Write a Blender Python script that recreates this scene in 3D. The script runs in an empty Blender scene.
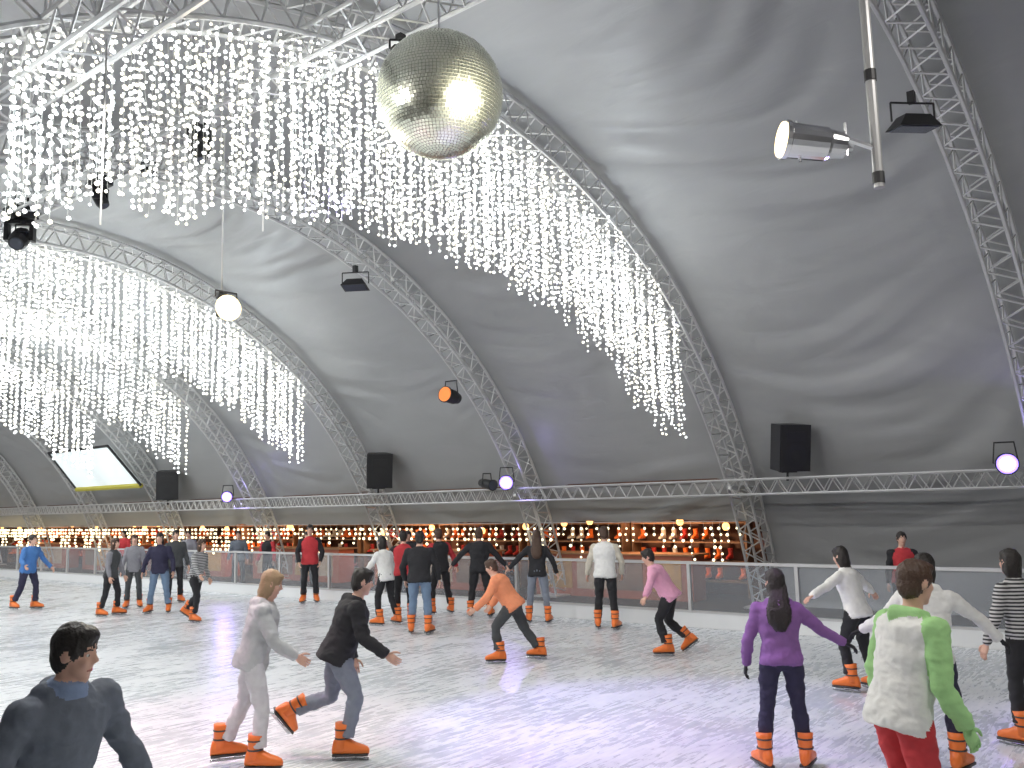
import bpy, bmesh, math, random
from mathutils import Vector, Matrix, noise
from mathutils.bvhtree import BVHTree
random.seed(11)
scene=bpy.context.scene
COL=scene.collection
V=Vector
# ------------------------------------------------------------------ materials
MATS={}
def nodes_of(m):
    m.use_nodes=True
    nt=m.node_tree
    return nt, nt.nodes.get('Principled BSDF'), nt.nodes.get('Material Output')
def mat(name,col,rough=0.7,metal=0.0,emit=0.0,ecol=None,bump=0.0,bscale=40.0,var=0.0,sheen=0.0):
    if name in MATS: return MATS[name]
    m=bpy.data.materials.new(name); nt,b,o=nodes_of(m)
    b.inputs['Base Color'].default_value=(*col,1); b.inputs['Roughness'].default_value=rough
    b.inputs['Metallic'].default_value=metal
    if emit>0:
        b.inputs['Emission Color'].default_value=(*(ecol or col),1); b.inputs['Emission Strength'].default_value=emit
        m.cycles.emission_sampling='NONE'
    if bump>0 or var>0:
        tc=nt.nodes.new('ShaderNodeTexCoord'); nz=nt.nodes.new('ShaderNodeTexNoise')
        nz.inputs['Scale'].default_value=bscale; nz.inputs['Detail'].default_value=3
        nt.links.new(tc.outputs['Object'],nz.inputs['Vector'])
        if bump>0:
            bp=nt.nodes.new('ShaderNodeBump'); bp.inputs['Strength'].default_value=bump; bp.inputs['Distance'].default_value=0.02
            nt.links.new(nz.outputs['Fac'],bp.inputs['Height']); nt.links.new(bp.outputs['Normal'],b.inputs['Normal'])
        if var>0:
            mr=nt.nodes.new('ShaderNodeMapRange'); mr.inputs['To Min'].default_value=1-var; mr.inputs['To Max'].default_value=1+var
            mx=nt.nodes.new('ShaderNodeMix'); mx.data_type='RGBA'; mx.blend_type='MULTIPLY'; mx.inputs[0].default_value=1
            nt.links.new(nz.outputs['Fac'],mr.inputs['Value'])
            mx.inputs[6].default_value=(*col,1); nt.links.new(mr.outputs[0],mx.inputs[7]); nt.links.new(mx.outputs[2],b.inputs['Base Color'])
    MATS[name]=m; return m
def cloth(name,col): return mat('cloth_'+name,col,rough=0.9,bump=0.25,bscale=22,var=0.12)
def striped(name,c1,c2,scale=38):
    n='cloth_'+name
    if n in MATS: return MATS[n]
    m=bpy.data.materials.new(n); nt,b,o=nodes_of(m); b.inputs['Roughness'].default_value=.9
    tc=nt.nodes.new('ShaderNodeTexCoord'); w=nt.nodes.new('ShaderNodeTexWave'); w.wave_type='BANDS'; w.bands_direction='Z'
    w.inputs['Scale'].default_value=scale/6.28; w.inputs['Distortion'].default_value=.6
    r=nt.nodes.new('ShaderNodeValToRGB'); r.color_ramp.interpolation='CONSTANT'
    r.color_ramp.elements[0].color=(*c1,1); r.color_ramp.elements[1].position=.5; r.color_ramp.elements[1].color=(*c2,1)
    nt.links.new(tc.outputs['Object'],w.inputs['Vector']); nt.links.new(w.outputs['Fac'],r.inputs['Fac']); nt.links.new(r.outputs['Color'],b.inputs['Base Color'])
    MATS[n]=m; return m

M_ALU=mat('truss_aluminium',(.66,.66,.66),rough=.42,metal=.5)
M_BLACK=mat('fixture_black',(.02,.02,.022),rough=.5)
M_CHROME=mat('chrome',(.85,.85,.87),rough=.12,metal=1)
M_BULB=mat('fairy_bulb',(1,1,1),emit=2.1,ecol=(.95,1,1))
M_BULB2=mat('fairy_bulb_cream',(1,1,.9),emit=2.0,ecol=(1,.93,.74))
M_WARMB=mat('fairy_bulb_warm',(1,.9,.6),emit=2.6,ecol=(1,.84,.52))
M_WIRE=mat('wire_white',(.6,.6,.58),rough=.6)
M_ORANGE=mat('skate_orange',(.95,.22,.04),rough=.4)
M_BLADE=mat('blade_steel',(.7,.7,.72),rough=.25,metal=1)
M_SOLE=mat('skate_sole',(.05,.05,.05),rough=.5)
SKIN=mat('skin',(.72,.44,.33),rough=.55)
M_EYE=mat('eye_dark',(.03,.02,.02),rough=.3)
M_LIP=mat('lip',(.55,.2,.17),rough=.5)
HAIRS={'black':mat('hair_black',(.022,.018,.016),rough=.5,bump=.5,bscale=60),'brown':mat('hair_brown',(.075,.04,.025),rough=.5,bump=.5,bscale=60),
 'blond':mat('hair_blond',(.38,.26,.15),rough=.6,bump=.5,bscale=60)}

# ------------------------------------------------------------------ mesh builder
class MB:
    def __init__(s): s.v=[]; s.f=[]; s.m=[]
    def add(s,vs,fs,mi):
        o=len(s.v); s.v+= [V(a) for a in vs]; s.f+=[tuple(i+o for i in f) for f in fs]; s.m+=[mi]*len(fs)
    def loft(s,rings,mi,caps=True):
        n=len(rings[0]); vs=[p for r in rings for p in r]; fs=[]
        for k in range(len(rings)-1):
            for i in range(n):
                j=(i+1)%n; fs.append((k*n+i,k*n+j,(k+1)*n+j,(k+1)*n+i))
        if caps:
            fs.append(tuple(reversed(range(n)))); L=(len(rings)-1)*n; fs.append(tuple(L+i for i in range(n)))
        s.add(vs,fs,mi)
    def tube(s,pts,rad,mi,n=8,flat=1.0,ref=None):
        pts=[V(p) for p in pts]
        if not hasattr(rad,'__len__'): rad=[rad]*len(pts)
        rings=[]; 
        for k,p in enumerate(pts):
            a=pts[max(k-1,0)]; b=pts[min(k+1,len(pts)-1)]; t=(b-a)
            t=t.normalized() if t.length>1e-9 else V((0,0,1))
            if k==0:
                r=V(ref) if ref is not None else (V((1,0,0)) if abs(t.x)<.8 else V((0,1,0)))
            x=(r-t*r.dot(t)); x=x.normalized() if x.length>1e-6 else t.orthogonal().normalized(); r=x; y=t.cross(x)
            rings.append([p+x*(rad[k]*math.cos(2*math.pi*i/n))+y*(rad[k]*flat*math.sin(2*math.pi*i/n)) for i in range(n)])
        s.loft(rings,mi)
    def ell(s,c,ax,r,mi,nu=14,nv=9):
        c=V(c); x,y,z=ax; rings=[]
        for k in range(1,nv):
            a=math.pi*k/nv-math.pi/2
            rings.append([c+x*(r[0]*math.cos(a)*math.cos(2*math.pi*i/nu))+y*(r[1]*math.cos(a)*math.sin(2*math.pi*i/nu))+z*(r[2]*math.sin(a)) for i in range(nu)])
        s.loft(rings,mi)
    def box(s,c,ax,h,mi):
        c=V(c); x,y,z=ax; vs=[c+x*(h[0]*i)+y*(h[1]*j)+z*(h[2]*k) for i in(-1,1) for j in(-1,1) for k in(-1,1)]
        s.add(vs,[(0,1,3,2),(4,6,7,5),(0,4,5,1),(2,3,7,6),(0,2,6,4),(1,5,7,3)],mi)
    def build(s,name,mats,smooth=False,parent=None,origin=None):
        me=bpy.data.meshes.new(name)
        vs=s.v
        if origin is not None: o=V(origin); vs=[a-o for a in vs]
        me.from_pydata([tuple(a) for a in vs],[],s.f)
        for m in mats: me.materials.append(m)
        me.polygons.foreach_set('material_index',s.m)
        if smooth: me.polygons.foreach_set('use_smooth',[True]*len(s.f))
        me.update(); ob=bpy.data.objects.new(name,me); COL.objects.link(ob)
        if origin is not None: ob.location=origin
        if parent: ob.parent=parent
        return ob
WX=(V((1,0,0)),V((0,1,0)),V((0,0,1)))
# ------------------------------------------------------------------ tent geometry
XC,ZC=8.1,-2.2
R_IN,R_OUT,R_SKIN=10.05,10.5,10.62
def arc(R,a,y): return V((XC+R*math.sin(a),y,ZC+R*math.cos(a)))
def aend(R): return math.acos((0-ZC)/R)
ARCH_Y=[2.5+5.5*i for i in range(-2,10)]
Y0,Y1=ARCH_Y[0],ARCH_Y[-1]

def truss(mb,a,b,w,h,pitch,rc=.025,rb=.012,mi=0,sidev=None):
    a=V(a);b=V(b);t=(b-a).normalized(); up=V((0,0,1)); sd=V(sidev) if sidev else t.cross(up).normalized(); up=sd.cross(t).normalized()
    L=(b-a).length; n=max(1,int(L/pitch))
    cs=[(-1,-1),(1,-1),(1,1),(-1,1)]
    def P(c,s): return a+t*s+sd*(c[0]*w/2)+up*(c[1]*h/2)
    for c in cs: mb.tube([P(c,0),P(c,L)],rc,mi,n=6)
    for k in range(n):
        s0=L*k/n; s1=L*(k+1)/n; sm=(s0+s1)/2
        for q in range(4):
            c0=cs[q]; c1=cs[(q+1)%4]
            mb.tube([P(c0,s0),P(c1,sm)],rb,mi,n=4); mb.tube([P(c1,sm),P(c0,s1)],rb,mi,n=4)
for y in ARCH_Y:
    mb=MB(); W=.42; ae=aend(R_IN); N=56
    al=[-ae+2*ae*k/N for k in range(N+1)]
    cs=[(R_IN,-W/2),(R_IN,W/2),(R_OUT,W/2),(R_OUT,-W/2)]
    for R,dy in cs: mb.tube([arc(R,a,y+dy) for a in al],.032,0,n=6,ref=(0,1,0))
    for k in range(N):
        am=(al[k]+al[k+1])/2
        for q in range(4):
            c0=cs[q]; c1=cs[(q+1)%4]
            mb.tube([arc(c0[0],al[k],y+c0[1]),arc(c1[0],am,y+c1[1])],.015,0,n=4)
            mb.tube([arc(c1[0],am,y+c1[1]),arc(c0[0],al[k+1],y+c0[1])],.015,0,n=4)
    for sgn in (-1,1):
        p=arc((R_IN+R_OUT)/2,sgn*aend(R_IN)*.999,y); mb.box((p.x,y,.02),WX,(.4,.35,.02),0)
    mb.build('arch_truss',[M_ALU])
mb=MB(); truss(mb,(16.8,Y0,2.47),(16.8,Y1,2.47),.3,.29,.36,.026,.012)
for y in ARCH_Y: mb.box((17.0,y,2.47),WX,(.35,.04,.03),0)
mb.build('side_truss',[M_ALU])
mb=MB(); truss(mb,(6.3,Y0,7.55),(6.3,Y1,7.55),.4,.4,.5,.028,.013); mb.build('lighting_truss',[M_ALU])
mb=MB(); truss(mb,(3.4,Y0,6.4),(3.4,Y1,6.4),.4,.4,.5,.028,.013); mb.build('lighting_truss',[M_ALU])

# ------------------------------------------------------------------ canopy
def tarp_mat():
    m=bpy.data.materials.new('tent_tarpaulin'); nt,b,o=nodes_of(m)
    b.inputs['Roughness'].default_value=.40
    tc=nt.nodes.new('ShaderNodeTexCoord')
    mp=nt.nodes.new('ShaderNodeMapping'); mp.inputs['Scale'].default_value=(1.0,.35,1.0)
    nz=nt.nodes.new('ShaderNodeTexNoise'); nz.inputs['Scale'].default_value=1.6; nz.inputs['Detail'].default_value=5; nz.inputs['Distortion'].default_value=.8
    nt.links.new(tc.outputs['Object'],mp.inputs['Vector']); nt.links.new(mp.outputs['Vector'],nz.inputs['Vector'])
    r=nt.nodes.new('ShaderNodeValToRGB'); r.color_ramp.elements[0].position=.3; r.color_ramp.elements[0].color=(.335,.34,.345,1)
    r.color_ramp.elements[1].position=.75; r.color_ramp.elements[1].color=(.37,.375,.38,1)
    nt.links.new(nz.outputs['Fac'],r.inputs['Fac']); nt.links.new(r.outputs['Color'],b.inputs['Base Color'])
    bp=nt.nodes.new('ShaderNodeBump'); bp.inputs['Strength'].default_value=.4; bp.inputs['Distance'].default_value=.05
    nt.links.new(nz.outputs['Fac'],bp.inputs['Height']); nt.links.new(bp.outputs['Normal'],b.inputs['Normal'])
    return m
M_TARP=tarp_mat()
def canopy():
    vs=[];fs=[]; ae=aend(R_SKIN); NA=380; ny_b=26
    ys=[]
    for i in range(len(ARCH_Y)-1):
        for k in range(ny_b): ys.append((i,k/ny_b))
    ys.append((len(ARCH_Y)-2,1.0))
    for (i,t) in ys:
        y=ARCH_Y[i]+5.5*t; w=math.sin(math.pi*t)
        for k in range(NA+1):
            a=-ae+2*ae*k/NA; s=abs(a)*R_SKIN
            qs=s-1.5*w-.5*(t-.5)   # swags sagging toward the floor mid-bay
            warp=noise.noise(V((s*.3,y*.3,i*2.0)))*1.2
            r1=1-abs(noise.noise(V((qs*.75+warp,y*.12,i*3.1))))*2.4
            r2=1-abs(noise.noise(V((qs*1.9+warp*2+9,y*.2,i*1.7))))*2.4
            r3=1-abs(noise.noise(V((qs*3.4+warp*3+3,y*.35,i*5.7))))*2.4
            big=noise.noise(V((s*.25,y*.3,2.2+i)))
            env=min(1.2,max(.15,noise.noise(V((s*.35,y*.4,11+i)))*1.3+.6))
            d=w**.5*(.07*max(r1,-.3)*env+.055*max(r2,-.3)*env+.025*max(r3,-.4)*env+.07*big)+.07*w
            if k in(0,NA): d=0
            vs.append(arc(R_SKIN+d,a,y))
    n=NA+1
    for j in range(len(ys)-1):
        yy=ARCH_Y[ys[j][0]]+5.5*ys[j][1]
        for k in range(NA):
            a0=-ae+2*ae*(k+.5)/NA; z=ZC+R_SKIN*math.cos(a0)
            if a0>0 and z<1.75 and 8.0<=yy+1e-3<52: continue
            fs.append((j*n+k,(j+1)*n+k,(j+1)*n+k+1,j*n+k+1))
    me=bpy.data.meshes.new('ceiling'); me.from_pydata([tuple(v) for v in vs],[],fs); me.materials.append(M_TARP)
    me.polygons.foreach_set('use_smooth',[True]*len(fs)); ob=bpy.data.objects.new('ceiling',me); COL.objects.link(ob)
canopy()
for nm,y in(('wall_near',Y0-.3),('wall_far',Y1+.3)):
    mb=MB(); ae=aend(R_SKIN)+.0; N=60
    pts=[arc(R_SKIN+.25,-ae+2*ae*k/N,y) for k in range(N+1)]
    o=[V((p.x,p.y+.08,p.z)) for p in pts]
    mb.add(pts+o,[tuple(range(N+1)),tuple(reversed(range(N+1,2*N+2)))]+[(k,k+1,k+N+2,k+N+1) for k in range(N)],0)
    mb.build(nm,[M_TARP])
# ------------------------------------------------------------------ floor & ice
M_RUB=mat('rubber_floor',(.06,.055,.05),rough=.8,bump=.3,bscale=30)
mb=MB(); mb.box((9.5,(Y0+Y1)/2,-.06),WX,(13,(Y1-Y0)/2+1,.05),0); mb.build('floor',[M_RUB])
def ice_mat():
    m=bpy.data.materials.new('rink_ice'); nt,b,o=nodes_of(m)
    tc=nt.nodes.new('ShaderNodeTexCoord')
    def nz(sc,det,dist,scale3=None,rot=0):
        mp=nt.nodes.new('ShaderNodeMapping'); mp.inputs['Scale'].default_value=scale3 or (1,1,1); mp.inputs['Rotation'].default_value=(0,0,rot)
        n=nt.nodes.new('ShaderNodeTexNoise'); n.inputs['Scale'].default_value=sc; n.inputs['Detail'].default_value=det; n.inputs['Distortion'].default_value=dist
        nt.links.new(tc.outputs['Object'],mp.inputs['Vector']); nt.links.new(mp.outputs['Vector'],n.inputs['Vector']); return n
    a=nz(.5,6,1.5); s1=nz(1.2,8,2.5,(1,6,1),.5); s2=nz(1.1,8,3,(1,7,1),2.0); s3=nz(9,5,.5)
    mx=nt.nodes.new('ShaderNodeMath'); mx.operation='MULTIPLY'; nt.links.new(s1.outputs['Fac'],mx.inputs[0]); nt.links.new(s2.outputs['Fac'],mx.inputs[1])
    ad=nt.nodes.new('ShaderNodeMath'); ad.operation='MULTIPLY_ADD'; nt.links.new(a.outputs['Fac'],ad.inputs[0]); ad.inputs[1].default_value=.5; nt.links.new(mx.outputs[0],ad.inputs[2])
    ad2=nt.nodes.new('ShaderNodeMath'); ad2.operation='MULTIPLY_ADD'; nt.links.new(s3.outputs['Fac'],ad2.inputs[0]); ad2.inputs[1].default_value=.25; nt.links.new(ad.outputs[0],ad2.inputs[2])
    r=nt.nodes.new('ShaderNodeValToRGB'); e=r.color_ramp.elements; e[0].position=.44; e[0].color=(.56,.61,.66,1); e[1].position=.76; e[1].color=(.86,.88,.90,1)
    nt.links.new(ad2.outputs[0],r.inputs['Fac']); nt.links.new(r.outputs['Color'],b.inputs['Base Color'])
    rr=nt.nodes.new('ShaderNodeMapRange'); rr.inputs['From Min'].default_value=.45; rr.inputs['From Max'].default_value=.8; rr.inputs['To Min'].default_value=.14; rr.inputs['To Max'].default_value=.45
    nt.links.new(ad2.outputs[0],rr.inputs['Value']); nt.links.new(rr.outputs[0],b.inputs['Roughness'])
    bp=nt.nodes.new('ShaderNodeBump'); bp.inputs['Strength'].default_value=.3; bp.inputs['Distance'].default_value=.02
    nt.links.new(ad2.outputs[0],bp.inputs['Height']); nt.links.new(bp.outputs['Normal'],b.inputs['Normal'])
    return m
M_ICE=ice_mat()
XB,XA=14.75,1.2
YB0,YB1=-6.0,48.0
mb=MB(); mb.box(((XA+XB)/2,(YB0+YB1)/2,-.005),WX,((XB-XA)/2,(YB1-YB0)/2,.005),0); mb.build('ice_rink',[M_ICE])
# ------------------------------------------------------------------ barrier
M_KICK=mat('barrier_white',(.85,.86,.87),rough=.4)
def glassy():
    m=bpy.data.materials.new('barrier_panel_acrylic'); nt,b,o=nodes_of(m)
    tr=nt.nodes.new('ShaderNodeBsdfTransparent'); tr.inputs['Color'].default_value=(.94,.96,.98,1)
    mx=nt.nodes.new('ShaderNodeMixShader'); mx.inputs[0].default_value=.16
    b.inputs['Base Color'].default_value=(.7,.72,.76,1); b.inputs['Roughness'].default_value=.1
    nt.links.new(tr.outputs[0],mx.inputs[1]); nt.links.new(b.outputs[0],mx.inputs[2]); nt.links.new(mx.outputs[0],o.inputs['Surface'])
    return m
M_ACR=glassy()
def barrier(x,nrm):
    mb=MB(); mb.box((x+nrm*.06,(YB0+YB1)/2,.13),WX,(.05,(YB1-YB0)/2,.13),0)
    mb.box((x+nrm*.06,(YB0+YB1)/2,.275),WX,(.06,(YB1-YB0)/2,.018),1)
    mb.box((x+nrm*.06,(YB0+YB1)/2,1.13),WX,(.04,(YB1-YB0)/2,.025),1)
    n=int((YB1-YB0)/2.0)
    for k in range(n+1):
        y=YB0+k*2.0; mb.box((x+nrm*.06,y,.56),WX,(.035,.03,.55),1)
        if k<n: mb.box((x+nrm*.06,y+1,.69),WX,(.006,.96,.40),2)
    mb.build('rink_barrier',[M_KICK,M_ALU,M_ACR])
barrier(XB,1); barrier(XA,-1)
mb=MB(); 
for (y,) in ((YB1+.06,),(YB0-.06,)):
    mb.box(((XA+XB)/2,y,.13),WX,((XB-XA)/2,.05,.13),0); mb.box(((XA+XB)/2,y,1.13),WX,((XB-XA)/2,.04,.025),1)
    mb.box(((XA+XB)/2,y,.69),WX,((XB-XA)/2,.006,.40),2)
mb.build('rink_barrier',[M_KICK,M_ALU,M_ACR])
# ------------------------------------------------------------------ annex behind barrier: rental counter with skate shelves
M_DWALL=mat('annex_wall_brown',(.12,.06,.04),rough=.8,var=.4,bscale=1.5)
M_WOOD=mat('shelf_wood',(.34,.19,.10),rough=.6,var=.3,bscale=8)
mb=MB(); mb.box((20.2,30,1.3),WX,(.05,22.5,1.3),0); mb.build('wall_right',[M_DWALL])
mb=MB(); mb.box((19.0,30,2.65),WX,(1.4,22.5,.04),0); mb.build('trim_1',[M_DWALL])
def boot(mb,A,t,u,s=1.0,mi=(0,1,2),lo=False):
    """ice skate: A ankle, t toe direction, u up"""
    t=t.normalized(); sd=t.cross(u).normalized(); u=sd.cross(t).normalized(); n=8 if lo else 12
    prof=[(-.105,.018,.05),(-.09,.036,.11),(-.04,.046,.135),(.03,.047,.12),(.09,.05,.085),(.15,.047,.065),(.185,.034,.05),(.2,.012,.03)]
    rings=[]
    for (x,w,h) in prof:
        c=A+t*(x*s)-u*((.075-h/2)*s)
        rings.append([c+sd*(w*s*math.copysign(abs(math.cos(q))**.7,math.cos(q)))+u*(h/2*s*math.copysign(abs(math.sin(q))**.7,math.sin(q))) for q in [2*math.pi*i/n for i in range(n)]])
    mb.loft(rings,mi[0])
    mb.tube([A-t*.03*s-u*.03*s,A-t*.025*s+u*.06*s,A-t*.02*s+u*.12*s,A-t*.015*s+u*.165*s],[.052*s,.056*s,.06*s,.066*s],mi[0],n=n,ref=sd)
    ax=(sd,t,u)
    mb.box(A+t*.045*s-u*.082*s,ax,(.04*s,.145*s,.009*s),mi[2])
    if not lo:
        for q in(.05,.12): mb.tube([A-t*.02*s+u*q*s-u*.006,A-t*.02*s+u*q*s+u*.006],[.064*s,.065*s],mi[2],n=n,ref=sd)
        mb.box(A-t*.05*s-u*.102*s,ax,(.014*s,.03*s,.015*s),mi[1]); mb.box(A+t*.12*s-u*.102*s,ax,(.014*s,.035*s,.015*s),mi[1])
    mb.box(A+t*.045*s-u*.118*s,ax,(.003*s,.15*s,.010*s),mi[1])
shelf=MB()
for y0 in [9+3.3*k for k in range(12)]:
    x=19.6
    for z in (.35,.8,1.25,1.7): shelf.box((x,y0+1.5,z),WX,(.2,1.5,.015),3)
    for yy in(y0,y0+3.0): shelf.box((x,yy,1.0),WX,(.2,.02,1.0),3)
    for z in (.35,.8,1.25,1.7):
        for k in range(10):
            if random.random()<.8:
                rr=random.random(); 
                boot(shelf,V((x-.05,y0+.18+.29*k,z+.145)),V((-1,0,0)),V((0,0,1)),1,mi=(0 if rr<.6 else (4 if rr<.8 else 5),1,2),lo=True)
shelf.build('skate_shelf',[M_ORANGE,M_BLADE,M_SOLE,M_WOOD,mat('boot_red',(.5,.04,.03),rough=.5),mat('boot_white',(.7,.65,.55),rough=.5)],smooth=False)
mb=MB(); 
for k in range(6):
    mb.box((18.6,12+6*k,.5),WX,(.3,2.2,.5),0); mb.box((18.6,12+6*k,1.02),WX,(.36,2.3,.02),1)
    for j in range(4): mb.box((18.29,10.5+6*k+j*1.0,.55),WX,(.01,.42,.36),2+(j+k)%3)
mb.build('rental_counter',[mat('counter_red',(.40,.12,.07),rough=.5),M_WOOD,mat('poster_yellow',(.5,.28,.08),rough=.5,var=.5,bscale=6),mat('poster_brown',(.22,.14,.10),rough=.5,var=.5,bscale=6),mat('poster_cream',(.5,.38,.28),rough=.5,var=.5,bscale=6)])
mb=MB()
for k in range(34):
    y=8.8+1.2*k+random.uniform(-.3,.3); x=random.uniform(18.2,19.2); z=random.uniform(1.45,2.0)
    mb.tube([(x,y,2.6),(x,y,z+.08)],.006,1,n=5); mb.ell((x,y,z),WX,(.085,.085,.095),0,8,6)
mb.build('pendant_lamp_string',[mat('pendant_glow',(1,.6,.25),emit=3,ecol=(1,.5,.16)),M_BLACK])
for k in range(5):
    l=bpy.data.lights.new('annex_lamp','POINT'); l.energy=190; l.color=(1,.60,.35); l.shadow_soft_size=.08
    o=bpy.data.objects.new('annex_lamp',l); o.location=(18.0,11+8*k,2.2); COL.objects.link(o)
# ------------------------------------------------------------------ fairy lights
def ico():
    bm=bmesh.new(); bmesh.ops.create_icosphere(bm,subdivisions=1,radius=1); vs=[v.co.copy() for v in bm.verts]; fs=[tuple(v.index for v in f.verts) for f in bm.faces]; bm.free(); return vs,fs
IV,IF=ico()
def bulb(mb,p,r,mi=0): mb.add([p+v*r for v in IV],IF,mi)
def curtain(y,x0,x1,spacing,bs,br,lenf,layers=(-.2,.2)):
    mb=MB()
    for ly in layers:
        x=x0+random.random()*spacing
        while x<x1:
            a=math.asin((x-XC)/(R_IN)); zt=ZC+R_IN*math.cos(a)-.03
            L=lenf(x)+random.uniform(-.10,.10)+.10*math.sin(x*4.3)
            yy=y+ly+random.uniform(-.07,.07); xx=x; pts=[V((xx,yy,zt))]; z=zt
            while z>zt-L:
                z-=bs*random.uniform(.7,1.3); xx+=random.uniform(-.010,.010)
                pp=V((xx,yy+random.uniform(-.02,.02),z)); pts.append(pp)
                bulb(mb,pp+V((random.uniform(-.02,.02),random.uniform(-.02,.02),0)),br*random.uniform(.7,1.25),0 if random.random()<.65 else 2)
            mb.tube(pts[::4]+[pts[-1]],.0025,1,n=3)
            x+=spacing*random.uniform(.8,1.2)
    mb.build('fairy_light_curtain',[M_BULB,M_WIRE,M_BULB2])
def LF(x):
    xs=[1,3,4.8,9,12,14.6]; ls=[1.2,1.5,1.9,2.1,1.95,2.1]
    for i in range(5):
        if x<=xs[i+1]: return ls[i]+(ls[i+1]-ls[i])*(x-xs[i])/(xs[i+1]-xs[i])
    return 2.1
curtain(8.0,1.6,14.6,.125,.082,.0205,LF,(-.22,0,.22))
curtain(19.0,1.6,14.6,.16,.10,.031,lambda x:LF(x)*.95,(-.22,0,.22))
curtain(24.5,1.6,14.6,.16,.12,.037,lambda x:LF(x)*.95)
curtain(30.0,1.6,14.6,.18,.13,.043,lambda x:LF(x)*.95)
mb=MB(); y=8.2
while y<50:
    L=random.choice([.15,.35,.5,.7,.85,.3]); z=1.78; pts=[V((17.35,y,z))]
    while z>1.78-L:
        z-=.13; bulb(mb,V((17.35+random.uniform(-.03,.03),y+random.uniform(-.04,.04),z)),(.028+.0007*(y-8))*random.uniform(.7,1.3),0)
    mb.tube([(17.35,y,1.8),(17.35,y,z)],.003,1,n=3); y+=random.uniform(.15,.30)
mb.tube([(17.35,8.2,1.79),(17.35,50,1.79)],.008,1,n=5)
mb.build('icicle_lights',[M_WARMB,M_WIRE])
# ------------------------------------------------------------------ disco ball
def disco(c,R):
    mb=MB(); c=V(c); rows=58
    for i in range(rows):
        la=-math.pi/2+math.pi*(i+.5)/rows; cnt=max(4,int(2*math.pi*math.cos(la)*rows/math.pi)); h=math.pi/rows*.44*R
        for k in range(cnt):
            lo=2*math.pi*k/cnt; n=V((math.cos(la)*math.cos(lo),math.cos(la)*math.sin(lo),math.sin(la)))
            e=V((-math.sin(lo),math.cos(lo),0)); u=n.cross(e); w=math.pi*R*math.cos(la)/cnt*.88
            n2=(n+V((random.uniform(-1,1),random.uniform(-1,1),random.uniform(-1,1)))*.05).normalized()
            e2=(e-n2*e.dot(n2)).normalized(); u2=n2.cross(e2); p=c+n*R
            mb.add([p-e2*w-u2*h,p+e2*w-u2*h,p+e2*w+u2*h,p-e2*w+u2*h],[(0,1,2,3)],0)
    mb.ell(c,WX,(R*.99,)*3,1,32,20)
    mb.tube([c+V((0,0,R*.97)),c+V((0,0,R+.06))],[.08,.05],2,n=12); mb.tube([c+V((0,0,R+.05)),V((c.x,c.y,7.4))],.012,2,n=6)
    mb.build('disco_ball',[mat('mirror_tile',(.93,.95,.80),rough=.24,metal=1),mat('grout',(.15,.15,.12),rough=.5),M_CHROME])
disco((6.13,5.78,6.27),.62)
# ------------------------------------------------------------------ fixtures
def basis(d,up=V((0,0,1))):
    d=V(d).normalized(); x=d.cross(up).normalized(); return x,d,x.cross(d)
def speaker(p,yaw,s=1.0):
    mb=MB(); d=V((math.sin(yaw),math.cos(yaw),-.15)); ax=basis(d); c=V(p)
    x,y,z=ax; w=.30*s;h=.40*s;dp=.22*s
    vs=[]
    for zz in(-h,h):
        for (xx,yy) in((-w,dp),(w,dp),(w*.7,-dp),(-w*.7,-dp)): vs.append(c+x*xx+y*yy+z*zz)
    mb.add(vs,[(3,2,1,0),(4,5,6,7),(0,1,5,4),(1,2,6,5),(2,3,7,6),(3,0,4,7)],0)
    g=c+y*(dp+.005)
    mb.box(g,ax,(w*.93,.006,h*.95),1)
    mb.tube([g-z*h*.35+y*.006,g-z*h*.35+y*.02],[w*.7,w*.75],0,n=24); mb.ell(g-z*h*.35+y*.008,ax,(w*.55,.015,w*.55),1); mb.box(g+z*h*.5+y*.008,ax,(w*.6,.01,h*.2),0)
    mb.tube([c-z*h,c-z*(h+.2)],.025,0,n=8); mb.box(c-z*(h+.02),ax,(w*.5,.06,.02),0)
    mb.build('loudspeaker',[M_BLACK,mat('speaker_grille',(.025,.025,.027),rough=.7)])
speaker((16.65,6.75,3.2),math.radians(215),1.1); speaker((16.65,18.2,3.25),math.radians(215),1.15); speaker((16.65,28.8,3.2),math.radians(215),1.2)
def par(p,d,L,r,body,lens,name,hang=None,yoke=True,core=None):
    mb=MB(); d=V(d).normalized(); ax=basis(d,V((0,0,1)) if abs(d.z)<.95 else V((1,0,0))); c=V(p); x,y,z=ax
    b=c-d*L/2
    mb.tube([b-d*.02,b,b+d*L*.25,b+d*L*.3,b+d*L*.9,b+d*L*.92,b+d*L],[r*.45,r*.72,r*.85,r*.95,r,r*1.12,r*1.12],0,n=20,ref=x)
    mb.tube([b+d*L*1.0,b+d*(L+.012)],[r*1.0,r*.98],1,n=20,ref=x)
    if core is not None: mb.ell(b+d*(L+.012),ax,(r*.72,.02,r*.72),3)
    mb.tube([b-d*.06,b-d*.01],[r*.3,r*.4],0,n=10,ref=x)
    if yoke:
        top=c+V((0,0,1))*r*2.1
        for sg in(-1,1): mb.tube([c+x*sg*r*1.05,c+x*sg*r*1.15,top+x*sg*r*.9],.012,2,n=6)
        mb.tube([top+x*r*.95,top-x*r*.95],.014,2,n=6)
        if hang is not None: mb.tube([top,V((top.x,top.y,hang))],.016,2,n=6); mb.box((top.x,top.y,hang),WX,(.05,.05,.05),2)
    mb.build(name,[body,lens,M_BLACK]+([core] if core is not None else []))
    return c+d*(L/2)
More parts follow.
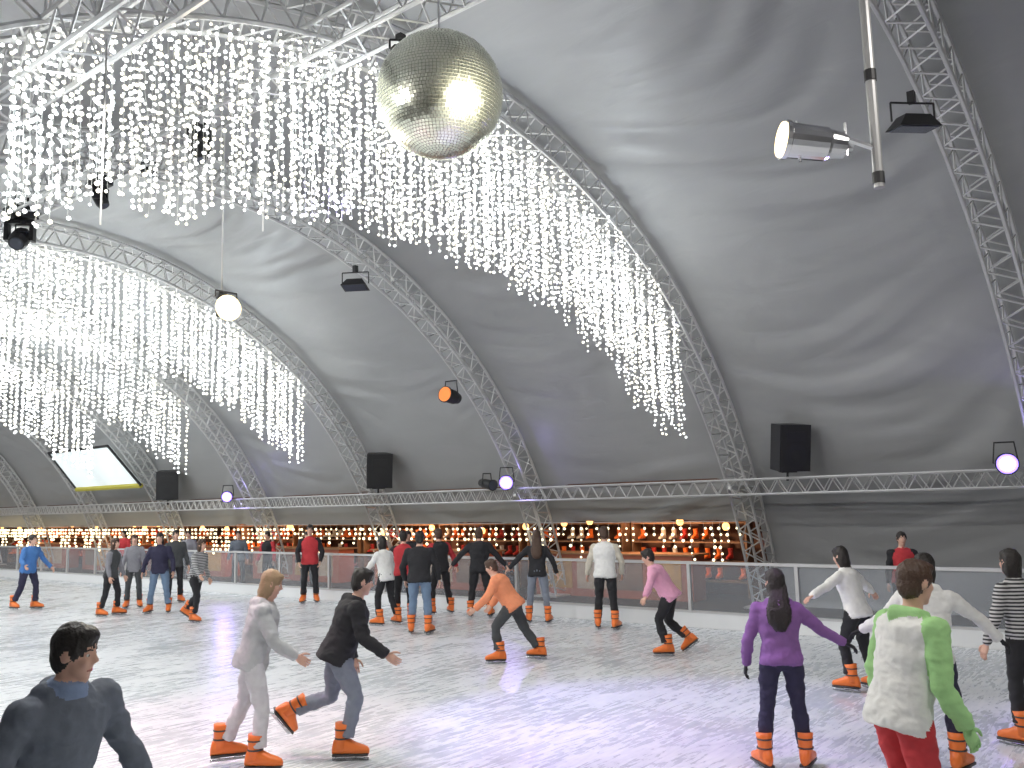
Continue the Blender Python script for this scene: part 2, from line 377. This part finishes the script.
M_VIO=mat('lens_violet',(.3,.2,.8),emit=1.2,ecol=(.28,.22,1.0)); M_VCORE=mat('lens_violet_core',(.8,.8,1),emit=4,ecol=(.85,.85,1)); M_HAL=mat('lens_halogen',(1,.8,.5),emit=1.9,ecol=(1,.80,.42)); M_ORL=mat('lens_orange',(.9,.3,.08),emit=.4,ecol=(1,.22,.03)); M_DARKL=mat('lens_dark',(.08,.09,.12),rough=.1)
M_WARM=mat('lens_warm',(1,.8,.5),emit=3,ecol=(1,.78,.45))
def spot(p,tgt,energy,col,ang,soft=.06,blend=.6):
    l=bpy.data.lights.new('spot_beam','SPOT'); l.energy=energy; l.color=col; l.spot_size=math.radians(ang); l.spot_blend=blend; l.shadow_soft_size=soft
    o=bpy.data.objects.new('spot_beam',l); o.location=p; o.rotation_euler=(V(tgt)-V(p)).to_track_quat('-Z','Y').to_euler(); COL.objects.link(o); return o
for (p,tg) in(((16.5,3.05,2.72),(4,-1,1.0)),((16.5,13.6,2.78),(4,5,.5)),((16.5,25.0,2.72),(4,12,.5))):
    d=(V(tg)-V(p)); q=par(p,d,.32,.16,M_BLACK,M_VIO,'stage_spotlight',core=M_VCORE)
    spot(q+d.normalized()*.06,tg,100,(.45,.3,1),50,soft=.02)
    l=bpy.data.lights.new('spot_spill','POINT'); l.energy=12; l.color=(.35,.28,1); l.shadow_soft_size=.02
    o=bpy.data.objects.new('spot_spill',l); o.location=q+d.normalized()*.1; COL.objects.link(o)
par((16.6,13.0+1.3,2.75),(-.3,-1,-.15),.55,.12,M_BLACK,M_DARKL,'stage_spotlight')
par((14.2,13.2,4.6),(-.9,-.1,.12),.46,.16,M_BLACK,M_ORL,'stage_spotlight',yoke=True)
def moving_head(p,d,k=.62):
    mb=MB(); c=V(p); d=V(d).normalized(); ax=basis(d); x,y,z=ax
    B=(x,V((0,0,1)).cross(x),V((0,0,1)))
    mb.box(c+V((0,0,.42*k)),WX,(.2*k,.2*k,.09*k),0); mb.tube([c+V((0,0,.33*k)),c+V((0,0,.28*k))],[.1*k,.12*k],0,n=14)
    for sg in(-1,1): mb.box(c+x*sg*.19*k+V((0,0,.13*k)),B,(.03*k,.08*k,.17*k),0)
    mb.box(c+V((0,0,.27*k)),B,(.22*k,.09*k,.035*k),0)
    mb.tube([c-d*.2*k,c-d*.16*k,c+d*.1*k,c+d*.2*k],[.10*k,.14*k,.15*k,.12*k],0,n=16,ref=x); mb.tube([c+d*.2*k,c+d*.21*k],[.1*k,.09*k],1,n=16,ref=x)
    for sg in(-1,1): mb.tube([c+V((sg*.1*k,0,.5*k)),c+V((sg*.1*k,0,.72*k))],.02,0,n=8)
    mb.build('moving_head_light',[M_BLACK,M_DARKL])
moving_head((6.3,15.8,6.95),(-.5,-.6,-.6),1.05)
for y,dd in((13.0,(.3,-.4,-.8)),(10.3,(-.1,-.3,-1))): moving_head((6.3,y,6.98),dd,.65)
def flood(p,d,s=1.0,lens=None):
    mb=MB(); c=V(p); d=V(d).normalized(); ax=basis(d); x,y,z=ax
    a=[(-.22,-.15),(.22,-.15),(.22,.15),(-.22,.15)]; vs=[c+y*.07*s+x*i*s+z*j*s for i,j in a]+[c-y*.06*s+x*i*.6*s+z*j*.6*s for i,j in a]
    mb.add(vs,[(0,1,2,3),(7,6,5,4),(4,5,1,0),(5,6,2,1),(6,7,3,2),(7,4,0,3)],0)
    mb.box(c+y*.075*s,ax,(.19*s,.005,.12*s),1)
    for sg in(-1,1): mb.tube([c+x*sg*.23*s,c+x*sg*.23*s+V((0,0,.2*s))],.012,0,n=6)
    mb.tube([c-x*.23*s+V((0,0,.2*s)),c+x*.23*s+V((0,0,.2*s))],.012,0,n=6); mb.box(c+V((0,0,.26*s)),WX,(.04,.04,.06*s),0)
    mb.build('floodlight',[M_BLACK,lens or M_DARKL])
flood((11.5,13.2,6.62),(-.15,-.1,-1),1.15); flood((10.75,2.6,6.55),(.1,.1,-1),1.15)
mb=MB(); px,py_=6.3,1.78
mb.tube([(px,py_,7.4),(px,py_,4.38)],.036,0,n=12)
for z in(6.6,5.9,5.2,4.45): mb.tube([(px,py_,z-.04),(px,py_,z+.04)],.042,1,n=12)
mb.build('hanging_pipe',[mat('pipe_silver',(.5,.5,.5),rough=.35,metal=.6),M_BLACK])
pc=V((6.08,2.14,4.74))
dv=V((-.55,.62,.10))
q=par(pc,dv,.44,.125,M_CHROME,M_WARM,'chrome_par_can',yoke=False)
mb=MB(); mb.tube([V((px,py_,4.66)),pc+V((.1,-.2,.0))],.022,0,n=6); mb.tube([pc+dv.normalized()*.1+V((0,0,.15)),pc+dv.normalized()*.1+V((0,0,-.15))],.012,0,n=6);mb.tube([pc+V((.1,-.2,.12)),pc+V((.1,-.2,-.12))],.012,0,n=6); mb.build('par_can_bracket',[M_CHROME])
spot(q+dv.normalized()*.06,(6.1,5.8,6.3),6500,(1,.95,.78),16,soft=.06)
mb=MB(); mb.tube([(6.3,9.75,7.3),(6.3,9.75,4.95)],.012,2,n=6); mb.box((6.3,9.75,4.95),WX,(.05,.05,.04),0); mb.box((6.3,9.65,4.75),WX,(.11,.05,.09),0); mb.ell((6.25,9.52,4.75),WX,(.17,.10,.16),1,18,12)
mb.tube([(6.15,9.65,4.9),(6.15,9.65,4.98),(6.45,9.65,4.98),(6.45,9.65,4.9)],.012,0,n=6)
mb.build('hanging_halogen_lamp',[M_BLACK,M_HAL,M_WIRE],smooth=True)
spot((6.25,9.36,4.75),(3,-2,1),250,(1,.85,.6),140,soft=.03)
mb=MB()
for (x,y,z0,z1) in((6.3,8.9,7.3,5.6),(3.4,7.0,6.2,4.6)): mb.tube([(x,y,z0),(x,y,z1)],.008,0,n=4)
mb.build('hanging_cable',[M_WIRE])
# tilted screen high on the right side near the far end
mb=MB(); c0=[V((15.9,33.8,3.2)),V((15.9,29.2,3.2)),V((15.0,29.8,4.55)),V((15.0,34.2,4.55))]
nrm=(c0[1]-c0[0]).cross(c0[2]-c0[0]).normalized()
mb.add(c0+[v-nrm*.05 for v in c0],[(0,1,2,3),(7,6,5,4),(0,4,5,1),(1,5,6,2),(2,6,7,3),(3,7,4,0)],0)
for i in range(4): mb.tube([c0[i]+nrm*.01,c0[(i+1)%4]+nrm*.01],.05 if i else .09,1 if i==0 else 2,n=6)
mb.build('advertising_screen',[mat('screen_white',(.6,.65,.65),emit=.55,ecol=(.88,.97,1),var=.5,bscale=.9),mat('screen_frame_yellow',(.5,.45,.06),rough=.5),M_BLACK])
# ------------------------------------------------------------------ house lights added on the lighting trusses for overall brightness
for i,y in enumerate([-3,2.5,8,13.5,19,24.5,30,35.5,41,46.5]):
    for x,z in((6.3,7.2),(3.4,6.0)):
        yy=y+(2.2 if y!=2.5 else 4.0)
        if y in(8,): yy=11.6
        if i%2==0 or x==6.3: flood((x,yy,z-.12),(.02,.02,-1),.5,M_DARKL)  # unlit housing added to go with the invented house light
        spot((x,yy,z-.28),(x+3.2,yy,0),300,(1,.955,.90) if y<5 else (1,.985,.97),165,soft=.06,blend=.5)  # added wide spot that brightens ice and canopy
for y in(7.7,18.7,24.2,29.7):
    for x in(3.2,6.2,9.2,12.2):
        a=math.asin((x-XC)/R_IN); z=ZC+R_IN*math.cos(a)-1.2
        l=bpy.data.lights.new('curtain_glow','POINT'); l.energy=42; l.color=(.84,.93,1); l.shadow_soft_size=.03
        o=bpy.data.objects.new('curtain_glow',l); o.location=(x,y,z); COL.objects.link(o)
spot((6.3,9.0,6.9),(8.2,5.0,0),1500,(.42,.34,1),40); spot((3.4,9.0,6.0),(4.8,8.6,0),520,(1,.4,.62),52); spot((6.3,13.0,6.9),(8.8,10.5,0),900,(1,.85,.4),44); spot((6.3,3.4,6.9),(7.0,4.3,0),450,(.8,.4,1),36)

# ------------------------------------------------------------------ people
def DIR(p,a,side):
    p=math.radians(p);a=math.radians(a); return V((side*math.sin(a),math.sin(p)*math.cos(a),-math.cos(p)*math.cos(a)))
CAM_HEAD=51.0
def person(x,y,face,H,top,pants,hair,style,pose,vox=.02,glove=None,vest=None,sleeve=None,hood=False,bulk=1.0,hem=-.10,scarf=None,name='ice_skater',skates=True,collar=None,accent=None):
    s=H/1.75
    B=MB()
    # labels: 0 top 1 pants 2 skin 3 hair 4 sleeve 5 accent
    lean=math.radians(pose.get('lean',5)); tilt=math.radians(pose.get('tilt',0))
    u=V((math.sin(tilt),math.sin(lean)*math.cos(tilt),math.cos(lean)*math.cos(tilt))).normalized(); rt=V((1,0,0)); rt=(rt-u*rt.dot(u)).normalized(); fw=u.cross(rt)
    tw=math.radians(pose.get('twist',0)); rs=(rt*math.cos(tw)-fw*math.sin(tw)); fs=u.cross(rs)
    P=V((0,0,0)); legs={}
    for side,key in((-1,'LL'),(1,'RL')):
        tp,ta,sp,sa=pose.get(key,(4,4,-4,3)); hip=P+V((side*.095,0,-.02))*s
        kn=hip+DIR(tp,ta,side)*.425*s; an=kn+DIR(sp,sa,side)*.41*s; legs[side]=(hip,kn,an)
    mn=min(legs[-1][2].z,legs[1][2].z); dz=.145*s-mn
    sh=V((0,0,dz)); P=P+sh
    legs={k:tuple(p+sh for p in v) for k,v in legs.items()}
    for side,(hip,kn,an) in legs.items():
        sd=(an-kn).normalized(); st=hip+V((-side*.02,0,.06))*s; b=1.0+ (bulk-1)*.5
        B.tube([st,hip.lerp(kn,.2),hip.lerp(kn,.6),kn,kn.lerp(an,.3),kn.lerp(an,.62),an-sd*.07*s],[.088*s*b,.092*s*b,.078*s*b,.064*s*b,.064*s*b,.060*s*b,.066*s*b],1,n=14)
    ax=(rt,fw,u)
    def ring(t,rx,ry,off=0,R=rt,F=fw,n=20):
        c=P+u*(t*s)+F*(off*s); return [c+R*(rx*s*math.cos(2*math.pi*i/n))+F*(ry*s*math.sin(2*math.pi*i/n)) for i in range(n)]
    B.loft([ring(-.11,.09,.07),ring(-.07,.15,.11,-.01),ring(0,.165,.125,-.01),ring(.08,.15,.11)],1)
    k=bulk
    def RM(w): return ( (rt*(1-w)+rs*w).normalized(), (fw*(1-w)+fs*w).normalized())
    rings=[]
    for (t,rx,ry,off,w) in[(hem,.178*k,.138*k,-.005,0),(hem+.05,.182*k,.14*k,-.005,0),(.06,.165*k,.125*k,0,.2),(.15,.158*k,.118*k,.0,.5),(.27,.175*k,.128*k,.005,.8),(.37,.192*k,.13*k,.0,1),(.43,.188*k,.118*k,-.008,1),(.475,.14*k,.09*k,-.01,1),(.51,.082,.07,-.005,1)]:
        R,F=RM(w); rings.append(ring(t,rx,ry,off,R,F))
    B.loft(rings,0)
    hands=[]
    for side,key in((-1,'LA'),(1,'RA')):
        up_,ua,fp,fa=pose.get(key,(5,14,20,10)); sj=P+u*.425*s+rs*(side*.165*k*s)
        def D(p,a): d=DIR(p,a,side); return (V((1,0,0))*math.cos(tw)-V((0,1,0))*math.sin(tw))*d.x+(V((0,1,0))*math.cos(tw)+V((1,0,0))*math.sin(tw))*d.y+V((0,0,1))*d.z
        el=sj+D(up_,ua)*.285*s; wr=el+D(fp,fa)*.25*s
        q=.9+(k-1)*.8+.1
        B.tube([sj-rs*side*.05*s+u*.0*s,sj,sj.lerp(el,.4),sj.lerp(el,.85),el,el.lerp(wr,.3),el.lerp(wr,.75),wr],[.066*s*q,.068*s*q,.058*s*q,.052*s*q,.05*s*q,.05*s*q,.043*s*q,.04*s*q],4,n=14)
        B.ell(sj,ax,(.07*s*q,.07*s*q,.07*s*q),4)
        hands.append((side,el,wr,pose.get('curl',35)))
    nb=P+u*.50*s; hy,hp=pose.get('head',(0,0)); hy=math.radians(hy)+tw*.6; hp=math.radians(hp)
    hu0=(u*.35+V((0,0,1))*.65).normalized(); hr=(V((1,0,0))*math.cos(hy)-V((0,1,0))*math.sin(hy)); hr=(hr-hu0*hr.dot(hu0)).normalized(); hf=hu0.cross(hr)
    hu=(hu0*math.cos(hp)+hf*math.sin(hp)).normalized(); hf=hu.cross(hr)
    hc=nb+hu0*.175*s+hf*.025*s
    A=(hr,hf,hu); S=lambda a,b,c:(a*s,b*s,c*s)
    B.tube([nb-u*.05*s,nb+hu0*.04*s,hc-hu*.04*s-hf*.02*s],[.062*s,.054*s,.052*s],2,n=14)
    B.ell(hc+hu*.018*s-hf*.008*s,A,S(.073,.092,.095),2,20,12)
    B.ell(hc+hf*.026*s-hu*.048*s,A,S(.056,.062,.074),2,18,10)
    B.ell(hc+hf*.062*s-hu*.098*s,A,S(.028,.024,.022),2,12,8)
    B.tube([hc+hf*.082*s+hu*.018*s,hc+hf*.096*s-hu*.008*s,hc+hf*.104*s-hu*.026*s],[.009*s,.012*s,.016*s],2,n=8)
    for sg in(-1,1):
        B.ell(hc+hr*sg*.076*s-hf*.005*s-hu*.005*s,A,S(.013,.022,.032),2,8,6)
        B.ell(hc+hr*sg*.034*s+hf*.064*s-hu*.02*s,A,S(.022,.022,.022),2,8,6)
    B.ell(hc+hu*.034*s-hf*.020*s,A,S(.086,.100,.100),3,20,12)
    B.ell(hc-hf*.045*s-hu*.02*s,A,S(.078,.066,.088),3,16,10)
    if style in('short',):
        B.ell(hc+hu*.09*s+hf*.03*s,A,S(.064,.058,.036),3,12,8)
        for sg in(-1,1): B.ell(hc+hr*sg*.064*s+hf*.012*s+hu*.03*s,A,S(.022,.04,.045),3,10,8)
    if style in('bob','long'):
        for sg in(-1,1): B.ell(hc+hr*sg*.06*s-hf*.02*s-hu*.045*s,A,S(.034,.055,.1),3,12,8)
        B.ell(hc-hf*.05*s-hu*.08*s,A,S(.08,.05,.09),3,14,8)
        B.ell(hc+hu*.085*s+hf*.04*s,A,S(.06,.045,.03),3,12,8)
    if style=='long':
        a=hc-hf*.055*s-hu*.03*s; e=P+u*.24*s-fs*.135*k*s; m=P+u*.42*s-fs*.125*k*s
        B.tube([a,a.lerp(m,.6)-fs*.01*s,m,m.lerp(e,.6),e],[.078*s,.095*s,.11*s,.10*s,.045*s],3,n=14,flat=.42,ref=rs)
    if hood:
        B.tube([nb+rs*.085*s+fs*.03*s,nb+rs*.10*s-fs*.04*s-u*.01*s,nb-fs*.105*s-u*.03*s,nb-rs*.10*s-fs*.04*s-u*.01*s,nb-rs*.085*s+fs*.03*s],[.025*s,.042*s,.058*s,.042*s,.025*s],0 if accent is None else 5,n=12)
    else:
        B.tube([nb-u*.03*s,nb+hu0*.022*s],[.078*s,.068*s],0,n=16)
    if scarf is not None: B.tube([nb-u*.015*s,nb+hu0*.05*s],[.088*s,.08*s],5,n=16)
    src=bpy.data.meshes.new('src'); src.from_pydata([tuple(v) for v in B.v],[],B.f); src.update()
    bm=bmesh.new(); bm.from_mesh(src); bmesh.ops.recalc_face_normals(bm,faces=bm.faces); bm.to_mesh(src); bm.free()
    bvh=BVHTree.FromPolygons([tuple(v) for v in B.v],B.f)
    ob=bpy.data.objects.new('tmp',src); COL.objects.link(ob)
    md=ob.modifiers.new('r','REMESH'); md.mode='VOXEL'; md.voxel_size=vox
    ms=ob.modifiers.new('s','SMOOTH'); ms.factor=.5; ms.iterations=2
    dg=bpy.context.evaluated_depsgraph_get(); me=bpy.data.meshes.new_from_object(ob.evaluated_get(dg)); bpy.data.objects.remove(ob)
    vs=[v.co.copy() for v in me.vertices]; fcs=[tuple(p.vertices) for p in me.polygons]
    lab=[]; norms=[v.normal.copy() for v in me.vertices]; vl=[None]*len(vs)
    for p in me.polygons:
        r=bvh.find_nearest(p.center); l=B.m[r[2]] if r[2] is not None else 0
        lab.append(l)
        for i in p.vertices: vl[i]=l
    bpy.data.meshes.remove(me)
    for i,v in enumerate(vs):
        if vl[i] in(0,1,4):
            w=V((v.x*9,v.y*9,v.z*13))+V((x*3,y*3,0)); d=noise.noise(w)*.014+(.5-abs(noise.noise(w*1.7+V((5,5,5)))))*.012; vs[i]=v+norms[i]*d*s
        elif vl[i]==3:
            w=V((v.x*40,v.y*40,v.z*12)); vs[i]=v+norms[i]*noise.noise(w)*.008*s
    F=MB(); F.v=vs; F.f=fcs; F.m=lab
    hb=BVHTree.FromPolygons([tuple(v) for v in vs],fcs)
    def onface(dx,dzz,out=.002):
        o=hc+hr*dx*s+hu*dzz*s+hf*.3*s; h=hb.ray_cast(o,-hf)
        return (h[0]+hf*out*s) if h[0] is not None else o-hf*.2*s
    for sg in(-1,1):
        F.ell(onface(sg*.031,.008,-.003),A,S(.0125,.006,.007),8,8,6); F.ell(onface(sg*.031,.008,.0),A,S(.006,.005,.006),7,8,6)
        F.tube([onface(sg*.016,.03),onface(sg*.032,.034),onface(sg*.048,.028)],.0035*s,3,n=5)
    F.tube([onface(-.024,-.062,0),onface(0,-.060,.001),onface(.024,-.062,0)],[.003*s,.007*s,.003*s],9,n=6)
    hm=6
    for side,el,wr,curl in hands:
        d=(wr-el).normalized(); inw=-rs*side; w=(fs-d*fs.dot(d)); w=w.normalized() if w.length>.2 else V((0,0,1)); 
        if abs(d.dot(fs))>.7: w=(V((0,0,1))-d*d.z).normalized()
        nn=d.cross(w); nn=nn if nn.dot(inw)>0 else -nn
        h=1.0*s
        F.tube([wr-d*.03*h,wr+d*.0*h,wr+d*.03*h,wr+d*.07*h,wr+d*.095*h],[.024*h,.026*h,.038*h,.042*h,.038*h],hm,n=12,flat=.42,ref=w)
        for i,(L,o) in enumerate(((.068,.030),(.078,.010),(.072,-.010),(.056,-.029))):
            p=wr+d*.085*h+w*o*h; c=math.radians(curl*.45); pts=[p]; dd=d.copy()
            for sgm in(.45,.3,.25):
                dd=(d*math.cos(c)+nn*math.sin(c)); p=p+dd*L*sgm*h; pts.append(p); c+=math.radians(curl*.6)
            F.tube(pts,[.0098*h,.0095*h,.0085*h,.006*h],hm,n=6)
        p=wr+d*.025*h+w*.028*h; F.tube([p,p+(d*.5+w*.75)*.035*h,p+(d*.8+w*.8+nn*.2)*.05*h,p+(d*1.2+w*.8+nn*.4)*.06*h],[.013*h,.012*h,.010*h,.007*h],hm,n=6)
    for side,(hip,kn,an) in legs.items():
        lifted=an.z>.145*s+.05
        sd=(an-kn).normalized(); toe_out=pose.get('toe',12); t=V((math.sin(math.radians(toe_out))*side,math.cos(math.radians(toe_out)),0))
        if lifted:
            uu=(-sd*.8+V((0,0,1))*.2).normalized()
        else: uu=V((0,0,1))
        t=(t-uu*t.dot(uu)).normalized()
        boot(F,an,t,uu,s*1.12,mi=(10,11,12)); 
    mz=min(v.z for v in F.v); 
    yaw=math.radians(CAM_HEAD+face); rot=Matrix.Rotation(-yaw,4,'Z')
    F.v=[rot@(v-V((0,0,mz))) for v in F.v]
    me=bpy.data.meshes.new(name); me.from_pydata([tuple(v) for v in F.v],[],F.f)
    topm=cloth(*top) if isinstance(top,tuple) else top
    pm=cloth(*pants) if isinstance(pants,tuple) else pants
    slm=topm if sleeve is None else (cloth(*sleeve) if isinstance(sleeve,tuple) else sleeve)
    acm=cloth(*(accent or scarf or top)) if isinstance((accent or scarf or top),tuple) else topm
    gm=SKIN if glove is None else cloth(*glove)
    bootm=M_ORANGE if skates else MATS['fixture_black']
    for m in[topm,pm,SKIN,HAIRS[hair],slm,acm,gm,M_EYE,mat('eye_white',(.8,.8,.78),rough=.3),M_LIP,bootm,M_BLADE,M_SOLE]: me.materials.append(m)
    me.polygons.foreach_set('material_index',F.m); me.polygons.foreach_set('use_smooth',[True]*len(F.f)); me.update()
    o=bpy.data.objects.new(name,me); o.location=(x,y,0.0); COL.objects.link(o); return o

BLK=('black',(.026,.026,.030)); DGR=('darkgrey',(.07,.075,.08)); JEAN=('jeans',(.17,.25,.37)); GJ=('greyjeans',(.24,.27,.33)); NAVY=('navy',(.035,.033,.07)); WHT=('white',(.86,.86,.84)); LG=('lightgrey',(.52,.54,.55)); CREAM=('cream',(.68,.63,.53))
PURP=('purple',(.25,.12,.33)); PINK=('pink',(.82,.40,.56)); ORG=('orange_shirt',(.88,.32,.16)); RED=('red',(.58,.05,.06)); BLUE=('blue',(.07,.20,.50)); GREEN=('green',(.40,.70,.30)); GREYJ=('greyjacket',(.16,.185,.23)); MGREY=('midgrey',(.27,.27,.30))
STR=striped('stripes',(.6,.6,.6),(.045,.045,.05),60)
# near group
person(2.02,4.50,125,1.80,GREYJ,NAVY,'black','short',dict(lean=18,LL=(25,5,-15,3),RL=(15,6,-20,4),LA=(-5,32,10,30),RA=(-14,26,0,22),head=(-28,8),twist=-8),vox=.0105,bulk=1.18,hood=True,hem=-.14,scarf=('scarf_blue',(.25,.33,.5)))
person(5.0,7.15,80,1.72,LG,('offwhite',(.68,.68,.70)),'blond','bob',dict(lean=15,LL=(-12,6,-26,4),RL=(14,5,-4,4),LA=(-25,34,-28,30),RA=(20,12,55,-10),head=(0,16)),vox=.0115,hood=True,glove=None,bulk=1.14)
person(5.68,6.78,78,1.74,BLK,GJ,'black','short',dict(lean=22,LL=(-8,8,-72,6),RL=(22,4,-14,2),LA=(-10,15,10,6),RA=(15,18,55,10),head=(-5,8)),vox=.0115,hood=True,bulk=1.25)
person(7.56,3.25,10,1.62,PURP,NAVY,'black','long',dict(lean=5,LL=(3,7,-6,8),RL=(6,5,-2,6),LA=(5,22,15,6),RA=(18,46,20,58),head=(-35,5),toe=20),vox=.0115,glove=BLK,bulk=1.06,hem=-.06,hood=True)
person(8.12,2.21,35,1.74,WHT,NAVY,'black','bob',dict(lean=10,LL=(5,6,-8,5),RL=(14,5,-6,4),LA=(20,42,30,58),RA=(45,38,30,34),head=(10,10)),vox=.0115,glove=BLK,hood=True,bulk=1.08)
person(5.66,1.72,75,1.86,WHT,RED,'brown','short',dict(lean=15,LL=(12,6,-12,4),RL=(4,6,-8,4),LA=(-10,20,15,10),RA=(-6,12,28,2),head=(0,6)),vox=.0105,glove=GREEN,sleeve=GREEN,accent=GREEN,hood=True,bulk=1.14,hem=-.13)
person(9.47,1.74,-20,1.70,STR,BLK,'black','bob',dict(lean=6,LA=(5,20,15,15),RA=(10,20,30,10)),vox=.014,hem=-.02)
person(11.0,3.75,-40,1.66,WHT,BLK,'black','bob',dict(lean=16,LL=(18,6,-10,5),RL=(4,6,-16,5),LA=(25,62,20,70),RA=(0,62,10,60),head=(0,12)),vox=.016,bulk=1.05)
# mid
person(12.04,6.85,-75,1.62,PINK,BLK,'black','short',dict(lean=32,LL=(24,6,-16,4),RL=(6,5,-48,4),LA=(10,45,20,50),RA=(-25,25,0,20),head=(0,10)),vox=.016,bulk=1.2)
person(10.45,8.56,-80,1.60,ORG,DGR,'brown','short',dict(lean=34,LL=(38,8,-8,5),RL=(-22,8,-34,6),LA=(25,25,50,10),RA=(10,30,40,10),head=(0,14)),vox=.016,bulk=1.28)
person(13.86,9.18,15,1.78,WHT,BLK,'brown','short',dict(lean=5,LL=(8,5,-6,4),RL=(-2,5,-8,5),LA=(8,22,25,14),RA=(10,22,30,-5),head=(-20,0)),vox=.017,sleeve=CREAM,bulk=1.12)
person(13.9,10.75,5,1.72,BLK,GJ,'brown','long',dict(lean=6,LL=(10,7,-4,6),RL=(2,7,-6,6),LA=(10,50,5,45),RA=(5,30,20,15)),vox=.017)
person(14.1,12.4,0,1.76,BLK,BLK,'brown','short',dict(lean=6,LL=(6,8,-6,7),RL=(4,8,-6,7),LA=(5,48,10,40),RA=(5,40,10,40)),vox=.019,bulk=1.15)
person(11.74,11.77,5,1.78,BLK,JEAN,'black','short',dict(lean=6,LL=(8,5,-6,4),RL=(2,5,-6,4),LA=(5,24,20,-4),RA=(5,22,20,5)),vox=.018,bulk=1.2,accent=RED)
person(12.99,13.48,0,1.74,RED,BLK,'black','short',dict(lean=6,LA=(5,40,10,35),RA=(5,24,20,8)),vox=.019,sleeve=BLK,bulk=1.1)
person(14.1,13.5,-30,1.75,BLK,BLK,'brown','short',dict(lean=8,LL=(10,8,-6,7),RL=(2,8,-10,7),LA=(15,35,25,25),RA=(5,35,20,25)),vox=.019,sleeve=RED,bulk=1.1)
person(12.29,13.24,-50,1.68,WHT,BLK,'black','bob',dict(lean=10,LL=(14,5,-10,5),RL=(0,5,-22,5),LA=(15,35,30,25),RA=(10,20,20,10)),vox=.018)
person(14.2,18.0,170,1.84,RED,BLK,'black','short',dict(lean=3,LA=(5,20,30,-10),RA=(5,20,30,-10)),vox=.02,sleeve=BLK,bulk=1.12)
person(10.66,17.26,110,1.70,STR,BLK,'brown','bob',dict(lean=12,LL=(-14,6,-42,5),RL=(22,6,-8,5),LA=(-15,25,5,20),RA=(30,25,50,20)),vox=.019)
person(11.17,19.58,175,1.78,NAVY,JEAN,'black','bob',dict(lean=4,LL=(4,8,-4,8),RL=(4,8,-4,8),LA=(5,24,20,8),RA=(5,24,20,8)),vox=.02,bulk=1.1)
person(12.57,21.32,150,1.78,DGR,BLK,'black','short',dict(lean=4),vox=.02,bulk=1.1)
person(11.43,21.22,160,1.72,MGREY,DGR,'brown','bob',dict(lean=5),vox=.02)
person(10.29,20.11,100,1.70,DGR,BLK,'brown','bob',dict(lean=7,LL=(14,5,-4,5),RL=(-4,5,-14,5)),vox=.02,sleeve=MGREY)
person(9.89,23.40,110,1.80,BLUE,NAVY,'black','short',dict(lean=8,LL=(16,5,-6,5),RL=(-8,5,-26,5),LA=(10,35,30,25),RA=(20,30,60,20)),vox=.02,bulk=1.1)
for (x,y,f,t,sl) in((15.5,4.5,190,RED,BLK),(15.7,20.0,180,DGR,None),(15.6,21.6,200,BLK,RED),(15.7,23.2,170,GREYJ,None),(15.8,16.2,180,BLK,None),(15.8,26,180,MGREY,None),(15.8,30,190,RED,None)):
    person(x,y,f,1.62+.08*random.random(),t,BLK,'black','short',dict(lean=6),vox=.022,sleeve=sl,name='spectator',skates=False,bulk=1.1)

# ------------------------------------------------------------------ world & camera
w=bpy.data.worlds.new('world'); w.use_nodes=True; w.node_tree.nodes['Background'].inputs[0].default_value=(.02,.02,.03,1); scene.world=w
th=math.radians(51); p=math.radians(7.53); ro=.026
Fv=V((math.sin(th)*math.cos(p),math.cos(th)*math.cos(p),math.sin(p))); R0=Fv.cross(V((0,0,1))).normalized(); U0=R0.cross(Fv)
U=U0*math.cos(ro)+R0*math.sin(ro); R=R0*math.cos(ro)-U0*math.sin(ro)
cd=bpy.data.cameras.new('camera'); cam=bpy.data.objects.new('camera',cd); COL.objects.link(cam)
m=Matrix((( R.x,U.x,-Fv.x,0),(R.y,U.y,-Fv.y,0),(R.z,U.z,-Fv.z,2.28),(0,0,0,1))); cam.matrix_world=m
cd.sensor_width=36; cd.lens=900/1024*36; cd.clip_start=.05; cd.clip_end=200
scene.camera=cam
scene.view_settings.view_transform='Standard'
